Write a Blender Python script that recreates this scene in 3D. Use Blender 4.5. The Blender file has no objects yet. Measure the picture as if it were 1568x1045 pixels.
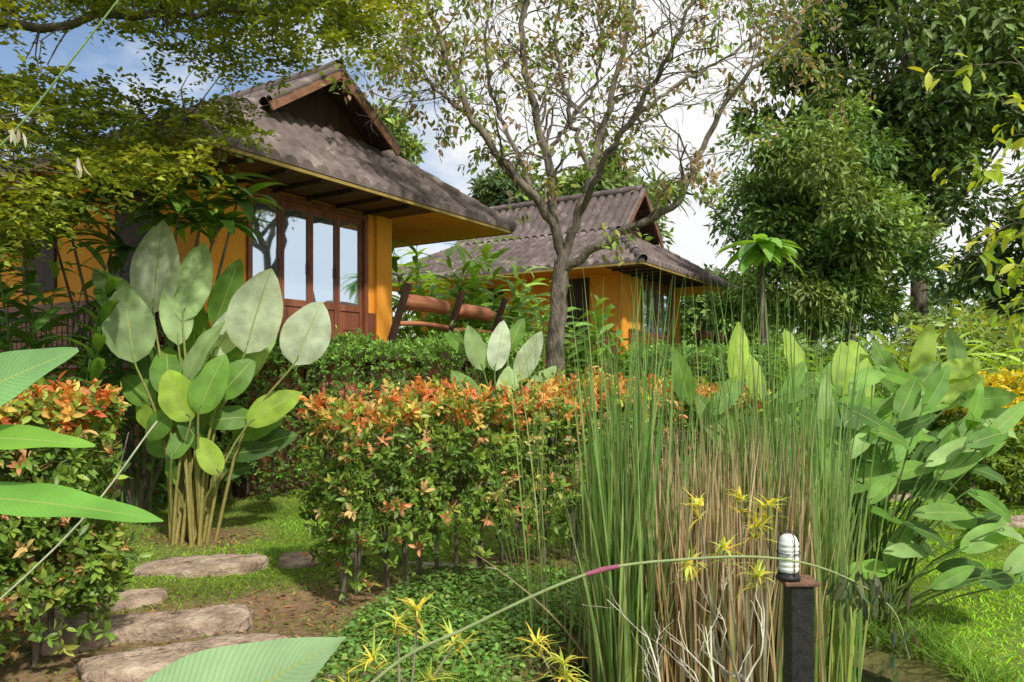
import bpy, math, numpy as np
from mathutils import Vector, Matrix
R = np.random.default_rng(7)
def nrm(v):
    v=np.asarray(v,float); return v/(np.linalg.norm(v,axis=-1,keepdims=True)+1e-9)
def wn(P,scale,seed):
    r=np.random.default_rng(seed); P=np.atleast_2d(P)
    k=r.normal(size=(12,P.shape[1]))*scale; ph=r.uniform(0,6.28,12)
    return np.sin(P@k.T+ph).sum(1)/3.46
def sstep(a,b,x):
    t=np.clip((np.asarray(x,float)-a)/(b-a),0,1); return t*t*(3-2*t)
def gz(x,y):
    x=np.asarray(x,float); y=np.asarray(y,float)
    h=sstep(8.3,13,y)*0.7*(1-sstep(3,9,x)*0.7)
    h=h+0.02*np.sin(x*2.1+y*1.3)+0.015*np.sin(x*4.7-y*3.9)
    e=((x-1.15)/1.15)**2+((y-3.9)/0.85)**2
    h=h-0.3*(1-sstep(0.45,1.25,e))
    h=h+0.012*(y>40)*(y-40)
    return h
# ------------------------------------------------------------ materials
def newmat(name):
    m=bpy.data.materials.new(name); m.use_nodes=True; nt=m.node_tree; nt.nodes.clear()
    return m,nt,nt.nodes,nt.links
def nd(ns,t,**kw):
    n=ns.new(t)
    for k,v in kw.items():
        if k in n.inputs: n.inputs[k].default_value=v
        else: setattr(n,k,v)
    return n
def leaf_mat(name,trans=0.4,rough=0.45,veins=0.0,spec=0.35,tint=(1.35,1.25,0.45),gain=1.4):
    m,nt,ns,ln=newmat(name)
    out=ns.new('ShaderNodeOutputMaterial'); at=nd(ns,'ShaderNodeAttribute',attribute_name='Col')
    sc=nd(ns,'ShaderNodeVectorMath',operation='SCALE'); ln.new(at.outputs['Color'],sc.inputs[0]); sc.inputs['Scale'].default_value=gain
    col=sc.outputs[0]
    bs=nd(ns,'ShaderNodeBsdfPrincipled',Roughness=rough); bs.inputs['Specular IOR Level'].default_value=spec
    if veins>0:
        tc=ns.new('ShaderNodeTexCoord')
        no=nd(ns,'ShaderNodeTexNoise',Scale=7.0,Detail=4.0); ln.new(tc.outputs['Object'],no.inputs['Vector'])
        mr=nd(ns,'ShaderNodeMapRange'); mr.inputs['To Min'].default_value=0.75*gain; mr.inputs['To Max'].default_value=1.25*gain
        mr.inputs['From Min'].default_value=0.3; mr.inputs['From Max'].default_value=0.7
        ln.new(no.outputs['Fac'],mr.inputs['Value']); ln.new(mr.outputs['Result'],sc.inputs['Scale'])
        uv=nd(ns,'ShaderNodeAttribute',attribute_name='luv'); sp=ns.new('ShaderNodeSeparateXYZ'); ln.new(uv.outputs['Vector'],sp.inputs[0])
        ab=nd(ns,'ShaderNodeMath',operation='ABSOLUTE'); ln.new(sp.outputs['X'],ab.inputs[0])
        m1=nd(ns,'ShaderNodeMath',operation='MULTIPLY'); m1.inputs[1].default_value=-0.13; ln.new(ab.outputs[0],m1.inputs[0])
        a1=nd(ns,'ShaderNodeMath',operation='ADD'); ln.new(m1.outputs[0],a1.inputs[0]); ln.new(sp.outputs['Y'],a1.inputs[1])
        m2=nd(ns,'ShaderNodeMath',operation='MULTIPLY'); m2.inputs[1].default_value=240; ln.new(a1.outputs[0],m2.inputs[0])
        si=nd(ns,'ShaderNodeMath',operation='SINE'); ln.new(m2.outputs[0],si.inputs[0])
        r2=nd(ns,'ShaderNodeMapRange'); r2.inputs['From Min'].default_value=-1; r2.inputs['To Min'].default_value=1-veins; r2.inputs['To Max'].default_value=1+veins*0.4
        ln.new(si.outputs[0],r2.inputs['Value'])
        s2=nd(ns,'ShaderNodeVectorMath',operation='SCALE'); ln.new(col,s2.inputs[0]); ln.new(r2.outputs['Result'],s2.inputs['Scale'])
        lt=nd(ns,'ShaderNodeMath',operation='LESS_THAN'); lt.inputs[1].default_value=0.03; ln.new(ab.outputs[0],lt.inputs[0])
        mx=nd(ns,'ShaderNodeMix',data_type='RGBA'); ln.new(lt.outputs[0],mx.inputs[0]); ln.new(s2.outputs[0],mx.inputs[6]); mx.inputs[7].default_value=(0.42,0.5,0.16,1)
        col=mx.outputs[2]
        bp=nd(ns,'ShaderNodeBump',Strength=0.15,Distance=0.003); ln.new(si.outputs[0],bp.inputs['Height']); ln.new(bp.outputs[0],bs.inputs['Normal'])
    ln.new(col,bs.inputs['Base Color'])
    tr=ns.new('ShaderNodeBsdfTranslucent'); tm=nd(ns,'ShaderNodeVectorMath',operation='MULTIPLY'); tm.inputs[1].default_value=tint
    ln.new(col,tm.inputs[0]); ln.new(tm.outputs[0],tr.inputs['Color'])
    mix=nd(ns,'ShaderNodeMixShader'); mix.inputs[0].default_value=trans
    ln.new(bs.outputs[0],mix.inputs[1]); ln.new(tr.outputs[0],mix.inputs[2]); ln.new(mix.outputs[0],out.inputs['Surface'])
    return m
def surf_mat(name,c1,c2,scale=6,rough=0.8,bump=0.3,stretch=(1,1,1),spec=0.3,c3=None,metal=0.0,attr=False,dist=0.01):
    m,nt,ns,ln=newmat(name)
    out=ns.new('ShaderNodeOutputMaterial'); bs=nd(ns,'ShaderNodeBsdfPrincipled',Roughness=rough,Metallic=metal); bs.inputs['Specular IOR Level'].default_value=spec
    tc=ns.new('ShaderNodeTexCoord'); mp=ns.new('ShaderNodeMapping'); mp.inputs['Scale'].default_value=stretch
    ln.new(tc.outputs['Object'],mp.inputs['Vector'])
    no=nd(ns,'ShaderNodeTexNoise',Scale=scale,Detail=6.0,Roughness=0.65); ln.new(mp.outputs[0],no.inputs['Vector'])
    cr=ns.new('ShaderNodeValToRGB'); cr.color_ramp.elements[0].position=0.3; cr.color_ramp.elements[1].position=0.7
    cr.color_ramp.elements[0].color=(*c1,1); cr.color_ramp.elements[1].color=(*c2,1)
    if c3:
        e=cr.color_ramp.elements.new(0.55); e.color=(*c3,1)
    ln.new(no.outputs['Fac'],cr.inputs[0]); col=cr.outputs[0]
    if attr:
        at=nd(ns,'ShaderNodeAttribute',attribute_name='Col'); mu=nd(ns,'ShaderNodeVectorMath',operation='MULTIPLY')
        ln.new(col,mu.inputs[0]); ln.new(at.outputs['Color'],mu.inputs[1]); col=mu.outputs[0]
    ln.new(col,bs.inputs['Base Color'])
    n2=nd(ns,'ShaderNodeTexNoise',Scale=scale*4,Detail=4.0); ln.new(mp.outputs[0],n2.inputs['Vector'])
    bp=nd(ns,'ShaderNodeBump',Strength=bump,Distance=dist); ln.new(n2.outputs['Fac'],bp.inputs['Height']); ln.new(bp.outputs[0],bs.inputs['Normal'])
    ln.new(bs.outputs[0],out.inputs['Surface']); return m
# ------------------------------------------------------------ mesh building
def build(name,chunks,mats,parent=None,smooth=True):
    V=[];LI=[];LT=[];C=[];U=[];MI=[];off=0
    for ch in chunks:
        v,li,lt,c,u,mi=ch
        V.append(v);LI.append(li+off);LT.append(lt);C.append(c);U.append(u);MI.append(np.full(len(lt),mi,np.int32));off+=len(v)
    V=np.concatenate(V);LI=np.concatenate(LI).astype(np.int32);LT=np.concatenate(LT).astype(np.int32);C=np.concatenate(C);U=np.concatenate(U);MI=np.concatenate(MI)
    me=bpy.data.meshes.new(name)
    me.vertices.add(len(V)); me.vertices.foreach_set('co',V.astype(np.float32).ravel())
    me.loops.add(len(LI)); me.loops.foreach_set('vertex_index',LI)
    me.polygons.add(len(LT)); ls=np.concatenate([[0],np.cumsum(LT)[:-1]]).astype(np.int32)
    me.polygons.foreach_set('loop_start',ls); me.polygons.foreach_set('loop_total',LT)
    me.polygons.foreach_set('material_index',MI)
    me.polygons.foreach_set('use_smooth',np.full(len(LT),smooth))
    a=me.attributes.new('Col','FLOAT_COLOR','POINT'); a.data.foreach_set('color',np.c_[C,np.ones(len(C))].astype(np.float32).ravel())
    if U.any():
        b=me.attributes.new('luv','FLOAT_VECTOR','POINT'); b.data.foreach_set('vector',U.astype(np.float32).ravel())
    for m in (mats if isinstance(mats,(list,tuple)) else [mats]): me.materials.append(m)
    me.update(calc_edges=True)
    ob=bpy.data.objects.new(name,me); bpy.context.collection.objects.link(ob)
    if parent: ob.parent=parent
    return ob
def empty(name,loc=(0,0,0),rz=0):
    e=bpy.data.objects.new(name,None); e.location=loc; e.rotation_euler=(0,0,rz); e.empty_display_size=0.3
    bpy.context.collection.objects.link(e); return e
def colarr(c,n):
    c=np.asarray(c,float); return np.tile(c,(n,1)) if c.ndim==1 else c
T4=(np.array([[0,0,0],[-.5,.45,.1],[0,1,-.05],[.5,.45,.1]]),[(0,3,2),(0,2,1)])
T8=(np.array([[0,0,0],[-.42,.3,.05],[0,.3,0],[.42,.3,.05],[-.4,.65,.01],[0,.65,-.04],[.4,.65,.01],[0,1,-.14]]),
    [(0,2,1),(0,3,2),(1,2,5,4),(2,3,6,5),(4,5,7),(5,6,7)])
def leaves(c,d,n,L,W,col,T=T4,mi=0):
    c=np.atleast_2d(c);N=len(c); d=nrm(d); s=nrm(np.cross(d,n)); n2=np.cross(s,d)
    L=np.broadcast_to(L,(N,)); W=np.broadcast_to(W,(N,)); tv,tf=T; k=len(tv)
    V=(c[:,None]+tv[None,:,1,None]*(L[:,None]*d)[:,None]+tv[None,:,0,None]*(W[:,None]*s)[:,None]+tv[None,:,2,None]*(L[:,None]*n2)[:,None]).reshape(-1,3)
    fl=np.concatenate([np.array(f) for f in tf]); LI=(np.arange(N)[:,None]*k+fl[None]).ravel(); LT=np.tile([len(f) for f in tf],N)
    C=np.repeat(colarr(col,N),k,0); U=np.zeros((N*k,3))
    return (V,LI,LT,C,U,mi)
def ribbons(base,off,bend,width,col,segs=5,ang=None,coltip=None,mi=0):
    N=len(base); t=np.linspace(0,1,segs+1)
    P=base[:,None]+off[:,None]*t[None,:,None]+bend[:,None]*(t**2)[None,:,None]
    if ang is None: ang=R.uniform(0,6.28,N)
    s=np.c_[np.cos(ang),np.sin(ang),np.zeros(N)]; w=np.broadcast_to(width,(N,))
    ww=w[:,None]*(1-t**2.5)[None]*0.5+0.0003
    V=np.stack([P-s[:,None]*ww[...,None],P+s[:,None]*ww[...,None]],2).reshape(-1,3)
    k=(segs+1)*2; f=np.concatenate([[2*i,2*i+1,2*i+3,2*i+2] for i in range(segs)])
    LI=(np.arange(N)[:,None]*k+f).ravel(); LT=np.full(N*segs,4)
    col=colarr(col,N); ct=col if coltip is None else colarr(coltip,N)
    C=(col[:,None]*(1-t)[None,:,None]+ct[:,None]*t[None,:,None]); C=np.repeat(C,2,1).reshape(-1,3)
    return (V,LI,LT,C,np.zeros_like(V),mi)
def grid(P,col,U=None,mi=0):
    a,b=P.shape[:2]; V=P.reshape(-1,3); i=np.arange(a-1)[:,None]*b+np.arange(b-1)[None]
    LI=np.stack([i,i+1,i+b+1,i+b],-1).reshape(-1); LT=np.full((a-1)*(b-1),4)
    C=colarr(col,len(V)) if np.asarray(col).ndim==1 else np.asarray(col).reshape(-1,3)
    return (V,LI,LT,C,np.zeros_like(V) if U is None else U.reshape(-1,3),mi)
def tube(pts,rad,n=7,col=(1,1,1),mi=0,rough=0.0,col2=None):
    pts=np.asarray(pts,float); m=len(pts); rad=np.broadcast_to(rad,(m,))
    tg=nrm(np.gradient(pts,axis=0)); ref=np.array([0,1,0.]) if abs(tg[0,1])<.8 else np.array([1.,0,0])
    s=nrm(np.cross(tg,ref)); b=np.cross(tg,s); a=np.linspace(0,2*np.pi,n+1)
    rr=rad[:,None]*(1+rough*R.normal(size=(m,n+1))); rr[:,-1]=rr[:,0]
    P=pts[:,None]+rr[...,None]*(np.cos(a)[None,:,None]*s[:,None]+np.sin(a)[None,:,None]*b[:,None])
    if col2 is not None:
        t=np.linspace(0,1,m)[:,None,None]; col=np.broadcast_to((1-t)*np.array(col)+t*np.array(col2),P.shape).copy()
    return grid(P,col,mi=mi)
def smoothpath(pts,n=12):
    pts=np.asarray(pts,float); m=len(pts)
    if m<3:
        t=np.linspace(0,1,n)[:,None]; return pts[0]*(1-t)+pts[-1]*t
    P=np.vstack([2*pts[0]-pts[1],pts,2*pts[-1]-pts[-2]]); o=[]
    for q in np.linspace(0,m-1-1e-6,n):
        i=int(q);f=q-i;a,b,c,d=P[i:i+4]
        o.append(.5*((2*b)+(c-a)*f+(2*a-5*b+4*c-d)*f*f+(3*b-a-3*c+d)*f**3))
    return np.array(o)
def box(a,b,col=(1,1,1),mi=0):
    x0,y0,z0=a;x1,y1,z1=b
    V=np.array([[x0,y0,z0],[x1,y0,z0],[x1,y1,z0],[x0,y1,z0],[x0,y0,z1],[x1,y0,z1],[x1,y1,z1],[x0,y1,z1]],float)
    LI=np.array([0,3,2,1,4,5,6,7,0,1,5,4,1,2,6,5,2,3,7,6,3,0,4,7])
    return (V,LI,np.full(6,4),colarr(col,8),np.zeros((8,3)),mi)
def beam(p,q,w,h,col=(1,1,1),up=(0,0,1),mi=0):
    p=np.array(p,float);q=np.array(q,float);d=nrm(q-p);s=nrm(np.cross(d,up));u=np.cross(s,d)
    c=box((0,0,0),(1,1,1),col,mi);V=c[0].copy();L=np.linalg.norm(q-p)
    V=p+V[:,:1]*L*d+(V[:,1:2]-.5)*w*s+(V[:,2:]-.5)*h*u
    return (V,c[1],c[2],c[3],c[4],mi)
def poly(pts,col=(1,1,1),mi=0):
    V=np.array(pts,float); return (V,np.arange(len(V)),np.array([len(V)]),colarr(col,len(V)),np.zeros_like(V),mi)
def bigleaf(p,d,n,L,W,col,bend=0.5,fold=0.15,p1=0.8,q=0.7,rows=12,wave=0.02,mi=0,seed=0):
    d=nrm(d);s=nrm(np.cross(d,n));n=np.cross(s,d)
    t=np.linspace(0,1,rows); x=np.array([-1,-.6,-.25,0,.25,.6,1])
    ang=bend*t; dl=np.gradient(t)*L
    dirs=np.cos(ang)[:,None]*d-np.sin(ang)[:,None]*n; cen=p+np.cumsum(dirs*dl[:,None],0)-dirs[0]*dl[0]
    nn=np.sin(ang)[:,None]*d+np.cos(ang)[:,None]*n
    w=W/2*np.sin(np.pi*np.clip(t,0.0,1)**p1)**q; w[0]=0.004; w[-1]=0.002
    zz=fold*np.abs(x)[None]*w[:,None]+wave*L*np.sin(t*17+seed)[:,None]*(x**2)[None]*np.sign(x)[None]-0.25*w[:,None]*(x**2)[None]*fold*2
    P=cen[:,None]+w[:,None,None]*x[None,:,None]*s+zz[...,None]*nn[:,None]
    U=np.stack(np.broadcast_arrays(x[None,:],t[:,None],0*t[:,None]),-1)
    return grid(P,col,U,mi=mi)
def jit(col,n,s=0.25,hs=0.12):
    c=np.tile(np.asarray(col,float),(n,1))*np.exp(R.normal(0,s,(n,1))); return np.clip(c*np.exp(R.normal(0,hs,(n,3))),0.004,0.9)

# ------------------------------------------------------------ materials
M_leaf=leaf_mat('leaf_foliage',0.38,0.42,gain=1.45)
M_hedge=leaf_mat('leaf_hedge',0.3,0.4,gain=1.25)
M_leafdull=leaf_mat('leaf_far',0.25,0.5,spec=0.3,gain=1.45)
M_big=leaf_mat('broad_leaf',0.42,0.48,veins=0.06,spec=0.3,gain=1.25)
M_grass=leaf_mat('grass_blade',0.4,0.6,spec=0.2,gain=1.35)
M_reed=leaf_mat('reed_blade',0.25,0.45,gain=1.2)
M_bark=surf_mat('bark',(0.055,0.044,0.034),(0.28,0.235,0.18),9,0.95,1.0,(1,1,0.35),dist=0.03)
M_stem=surf_mat('stem',(0.7,0.7,0.7),(1.1,1.1,1.1),20,0.6,0.2,attr=True)
M_roof=surf_mat('roof_tile',(0.10,0.076,0.068),(0.31,0.255,0.23),2.6,0.85,0.5,c3=(0.175,0.135,0.123))
M_orange=surf_mat('orange_plaster',(0.74,0.29,0.035),(0.88,0.42,0.055),1.3,0.85,0.12,c3=(0.83,0.365,0.04))
M_wood=surf_mat('red_wood',(0.13,0.04,0.02),(0.33,0.12,0.06),5,0.5,0.3,(1,1,0.12),spec=0.4)
M_barge=surf_mat('barge_wood',(0.16,0.07,0.04),(0.32,0.16,0.10),6,0.7,0.3)
M_darkwood=surf_mat('dark_wood',(0.028,0.017,0.012),(0.08,0.045,0.03),5,0.6,0.3,(1,1,0.15))
M_eave_shaded=surf_mat('shaded_eave_boards',(0.10,0.045,0.018),(0.2,0.10,0.04),4,0.7,0.3,(1,0.2,1))  # brown wood darkened: shade under the front eave is in the colour
M_log=surf_mat('log_wood',(0.18,0.05,0.025),(0.55,0.24,0.12),6,0.6,0.5,(0.15,1,1))
M_fascia=surf_mat('fascia_paint',(0.26,0.18,0.05),(0.42,0.30,0.09),4,0.7,0.2)
M_stone=surf_mat('path_stone',(0.15,0.105,0.07),(0.52,0.42,0.31),7,0.9,1.0,c3=(0.40,0.30,0.215),dist=0.03)
M_black=surf_mat('black_paint',(0.012,0.012,0.012),(0.035,0.032,0.03),25,0.5,0.3)
M_rust=surf_mat('rust_plate',(0.10,0.05,0.03),(0.26,0.14,0.09),30,0.8,0.4)
M_white=surf_mat('lamp_glass',(0.70,0.70,0.63),(0.86,0.86,0.8),12,0.3,0.1,spec=0.5)
M_pipe=surf_mat('pale_pipe',(0.35,0.33,0.28),(0.6,0.58,0.5),12,0.6,0.2)
def brick_mat():
    m,nt,ns,ln=newmat('red_brick'); out=ns.new('ShaderNodeOutputMaterial'); bs=nd(ns,'ShaderNodeBsdfPrincipled',Roughness=0.9)
    tc=ns.new('ShaderNodeTexCoord'); sp=ns.new('ShaderNodeSeparateXYZ'); ln.new(tc.outputs['Object'],sp.inputs[0])
    ad=nd(ns,'ShaderNodeMath',operation='ADD'); ln.new(sp.outputs[0],ad.inputs[0]); ln.new(sp.outputs[1],ad.inputs[1])
    cb=ns.new('ShaderNodeCombineXYZ'); ln.new(ad.outputs[0],cb.inputs[0]); ln.new(sp.outputs[2],cb.inputs[1])
    bk=nd(ns,'ShaderNodeTexBrick',Scale=4.0); bk.inputs['Color1'].default_value=(0.50,0.16,0.07,1); bk.inputs['Color2'].default_value=(0.36,0.11,0.055,1); bk.inputs['Mortar'].default_value=(0.4,0.26,0.18,1); bk.inputs['Mortar Size'].default_value=0.012
    ln.new(cb.outputs[0],bk.inputs['Vector']); ln.new(bk.outputs['Color'],bs.inputs['Base Color']); ln.new(bs.outputs[0],out.inputs['Surface']); return m
M_brick=brick_mat()
def glass_mat():
    m,nt,ns,ln=newmat('window_glass'); out=ns.new('ShaderNodeOutputMaterial')
    bs=nd(ns,'ShaderNodeBsdfPrincipled',Roughness=0.03,Metallic=0.9); bs.inputs['Base Color'].default_value=(0.62,0.74,0.86,1)
    tc=ns.new('ShaderNodeTexCoord'); no=nd(ns,'ShaderNodeTexNoise',Scale=1.2); ln.new(tc.outputs['Object'],no.inputs['Vector'])
    bp=nd(ns,'ShaderNodeBump',Strength=0.1,Distance=0.02); ln.new(no.outputs['Fac'],bp.inputs['Height']); ln.new(bp.outputs[0],bs.inputs['Normal'])
    ln.new(bs.outputs[0],out.inputs['Surface']); return m
M_glass=glass_mat()
def water_mat():
    m,nt,ns,ln=newmat('pond_water'); out=ns.new('ShaderNodeOutputMaterial')
    bs=nd(ns,'ShaderNodeBsdfPrincipled',Roughness=0.06); bs.inputs['Base Color'].default_value=(0.012,0.014,0.008,1)
    no=nd(ns,'ShaderNodeTexNoise',Scale=8.0); bp=nd(ns,'ShaderNodeBump',Strength=0.1,Distance=0.02); ln.new(no.outputs['Fac'],bp.inputs['Height']); ln.new(bp.outputs[0],bs.inputs['Normal'])
    ln.new(bs.outputs[0],out.inputs['Surface']); return m
M_water=water_mat()

# ------------------------------------------------------------ ground
xs=np.unique(np.concatenate([np.linspace(-300,-14,20),np.arange(-14,16,0.16),np.linspace(16,300,20)]))
ys=np.unique(np.concatenate([np.linspace(-60,-2,8),np.arange(-2,16,0.16),np.arange(16,45,1.0),np.linspace(45,500,18)]))
X,Y=np.meshgrid(xs,ys,indexing='ij'); Z=gz(X,Y)
pp=np.c_[X.ravel(),Y.ravel()]
def soilmask(x,y):
    a=(1-sstep(4.8,5.7,y))*(1-sstep(-1.3,-0.7,x))*sstep(1.0,2.0,y)
    hy=5.3+(x+1.35)*0.62
    b=np.exp(-((y-hy)/0.45)**2)*(x>-1.9)*(x<2.2)*0.75
    c=np.exp(-(((x-1.15)/1.25)**2+((y-3.9)/1.0)**2)**2)
    d=np.exp(-((x+3.0)**2+(y-7.2)**2)/0.5)+ sstep(9.0,10.0,y)*(x<3)*0.8
    return np.clip(a*.9+b+c+d,0,1)
sm=np.clip(soilmask(pp[:,0],pp[:,1])+0.25*wn(pp,2.2,3),0,1)[:,None]
gcol=np.array([0.12,0.20,0.03])*(1-sm)+np.array([0.26,0.165,0.095])*sm
gcol=gcol*np.exp(0.18*wn(pp,3.5,5))[:,None]
def ground_mat():
    m,nt,ns,ln=newmat('ground_soil_grass'); out=ns.new('ShaderNodeOutputMaterial'); bs=nd(ns,'ShaderNodeBsdfPrincipled',Roughness=0.95); bs.inputs['Specular IOR Level'].default_value=0.1
    at=nd(ns,'ShaderNodeAttribute',attribute_name='Col'); tc=ns.new('ShaderNodeTexCoord')
    no=nd(ns,'ShaderNodeTexNoise',Scale=14.0,Detail=7.0,Roughness=0.75); ln.new(tc.outputs['Object'],no.inputs['Vector'])
    mr=nd(ns,'ShaderNodeMapRange'); mr.inputs['From Min'].default_value=.3; mr.inputs['From Max'].default_value=.7; mr.inputs['To Min'].default_value=.45; mr.inputs['To Max'].default_value=1.5
    ln.new(no.outputs['Fac'],mr.inputs['Value']); sc=nd(ns,'ShaderNodeVectorMath',operation='SCALE'); ln.new(at.outputs['Color'],sc.inputs[0]); ln.new(mr.outputs[0],sc.inputs['Scale'])
    ln.new(sc.outputs[0],bs.inputs['Base Color']); bp=nd(ns,'ShaderNodeBump',Strength=0.8,Distance=0.03); ln.new(no.outputs['Fac'],bp.inputs['Height']); ln.new(bp.outputs[0],bs.inputs['Normal'])
    ln.new(bs.outputs[0],out.inputs['Surface']); return m
build('ground',[grid(np.stack([X,Y,Z],-1),gcol)],ground_mat())
a=np.linspace(0,2*np.pi,48,endpoint=False); build('pond_water',[poly(np.c_[1.15+1.05*np.cos(a),3.9+0.78*np.sin(a),np.full(48,-0.13)])],M_water)

def scatter(n,x0,x1,y0,y1): return R.uniform(x0,x1,n),R.uniform(y0,y1,n)
ch=[]
def addgrass(n,x0,x1,y0,y1,h,w,col,keep=None,hmask=0.9):
    x,y=scatter(n,x0,x1,y0,y1); k=R.uniform(0,1,n)>soilmask(x,y)*hmask
    k&=(((x-1.15)/1.2)**2+((y-3.9)/0.95)**2)>1
    if keep is not None: k&=keep(x,y)
    x=x[k];y=y[k];m=len(x); b=np.c_[x,y,gz(x,y)-0.004]
    o=np.c_[R.normal(0,h*.45,m),R.normal(0,h*.45,m),h*R.uniform(.5,1.2,m)]; bd=np.c_[R.normal(0,h*.4,m),R.normal(0,h*.4,m),-h*.35*np.ones(m)]
    cc=jit(col,m,.22,.12)*np.exp(0.28*wn(np.c_[x,y],2.5,9))[:,None]
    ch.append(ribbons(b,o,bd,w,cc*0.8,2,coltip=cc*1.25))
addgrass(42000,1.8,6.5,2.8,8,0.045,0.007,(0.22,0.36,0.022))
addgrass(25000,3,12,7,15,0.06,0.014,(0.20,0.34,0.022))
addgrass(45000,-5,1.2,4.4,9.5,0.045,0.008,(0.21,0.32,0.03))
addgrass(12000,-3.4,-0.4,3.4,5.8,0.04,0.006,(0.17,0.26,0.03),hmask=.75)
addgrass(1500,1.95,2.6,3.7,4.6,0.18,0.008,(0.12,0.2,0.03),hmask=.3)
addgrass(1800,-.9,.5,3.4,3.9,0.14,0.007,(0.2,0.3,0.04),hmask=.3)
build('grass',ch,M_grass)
n=15000; x,y=scatter(n,-1.2,0.75,3.2,5.8); k=(wn(np.c_[x,y],2.2,31)>-0.75)&((((x-1.15)/1.1)**2+((y-3.9)/0.8)**2)>1)&(x>-1.25+0.2*(y-3.4)); x=x[k];y=y[k];n=len(x)
c=np.c_[x,y,gz(x,y)+R.uniform(0.0,0.09,n)]; d=np.c_[R.normal(0,1,(n,2)),R.normal(0.05,.25,n)]; nn=np.c_[R.normal(0,.35,(n,2)),np.ones(n)]
ch=[leaves(c,d,nn,R.uniform(.025,.05,n),R.uniform(.022,.04,n),jit((0.13,0.22,0.05),n,.32),T8)]
n=7000; x,y=scatter(n,1.7,3.2,3.0,5.2); c=np.c_[x,y,gz(x,y)+R.uniform(0,.06,n)]; k=wn(np.c_[x,y],2.,32)>0.2+(x-2.2); c=c[k]; n=len(c)
ch.append(leaves(c,np.c_[R.normal(0,1,(n,2)),np.zeros(n)],np.c_[R.normal(0,.35,(n,2)),np.ones(n)],.035,.03,jit((0.12,0.23,0.05),n),T8))
build('groundcover_plants',ch,M_leaf)
n=3200; x,y=scatter(n,-4,2,3.4,7.5); k=soilmask(x,y)>R.uniform(0.1,.9,n); x=x[k];y=y[k];n=len(x)
c=np.c_[x,y,gz(x,y)+0.008]; litc=np.array([(0.16,0.09,0.05),(0.3,0.2,0.1),(0.09,0.05,0.03),(0.35,0.16,0.05)])[R.integers(0,4,n)]
build('leaf_litter',[leaves(c,np.c_[R.normal(0,1,(n,2)),R.normal(0,.1,n)],np.c_[R.normal(0,.3,(n,2)),np.ones(n)],R.uniform(.03,.07,n),R.uniform(.012,.03,n),litc,T8)],M_leafdull)

# ------------------------------------------------------------ stones
def slab(cx,cy,lx,ly,rot,h=0.08,seed=0):
    r=np.random.default_rng(seed); n=34; a=np.linspace(0,2*np.pi,n,endpoint=False)
    rad=1/np.maximum(abs(np.cos(a)),abs(np.sin(a)))**0.85
    px=lx/2*rad*np.cos(a)*(1+r.normal(0,.03,n)); py=ly/2*rad*np.sin(a)*(1+r.normal(0,.10,n))+ly*.12*np.sin(a*3+seed)
    c,s=math.cos(rot),math.sin(rot); rows=[]
    for sc,z in ((1.0,-0.06),(1.03,h*.35),(1.01,h*.8),(0.97,h*.96),(0.75,h+.004),(0.45,h),(0.15,h+.003),(0.0,h)):
        qx=px*sc;qy=py*sc; zz=z+r.normal(0,.006,n)*(sc>0); rows.append(np.c_[cx+c*qx-s*qy,cy+s*qx+c*qy,gz(cx,cy)+zz])
    P=np.array(rows); P=np.concatenate([P,P[:,:1]],1)[:, ::-1]
    build('stepping_stone',[grid(P,(1,1,1))],M_stone)
slab(-2.2,4.5,1.1,0.34,0.42,.085,1); slab(-2.9,5.0,1.0,0.33,0.35,.075,2); slab(-2.5,5.95,.95,0.36,0.36,.06,3)
slab(-1.75,4.0,1.0,0.3,0.35,.06,4); slab(-1.65,6.4,.7,.35,.2,.05,5); slab(-0.95,3.72,.8,.25,.1,.04,6); slab(5.2,7.6,.8,.45,.1,.06,7); slab(6.3,8.0,.8,.5,.1,.06,8); slab(4.6,9.2,.9,.5,.3,.06,9)
build('irrigation_pipe',[tube(smoothpath([(-0.9,6.1,.03),(-.3,5.9,.04),(.1,5.75,.035),(.35,5.4,.03)],14),.013,8)],M_pipe)

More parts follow.
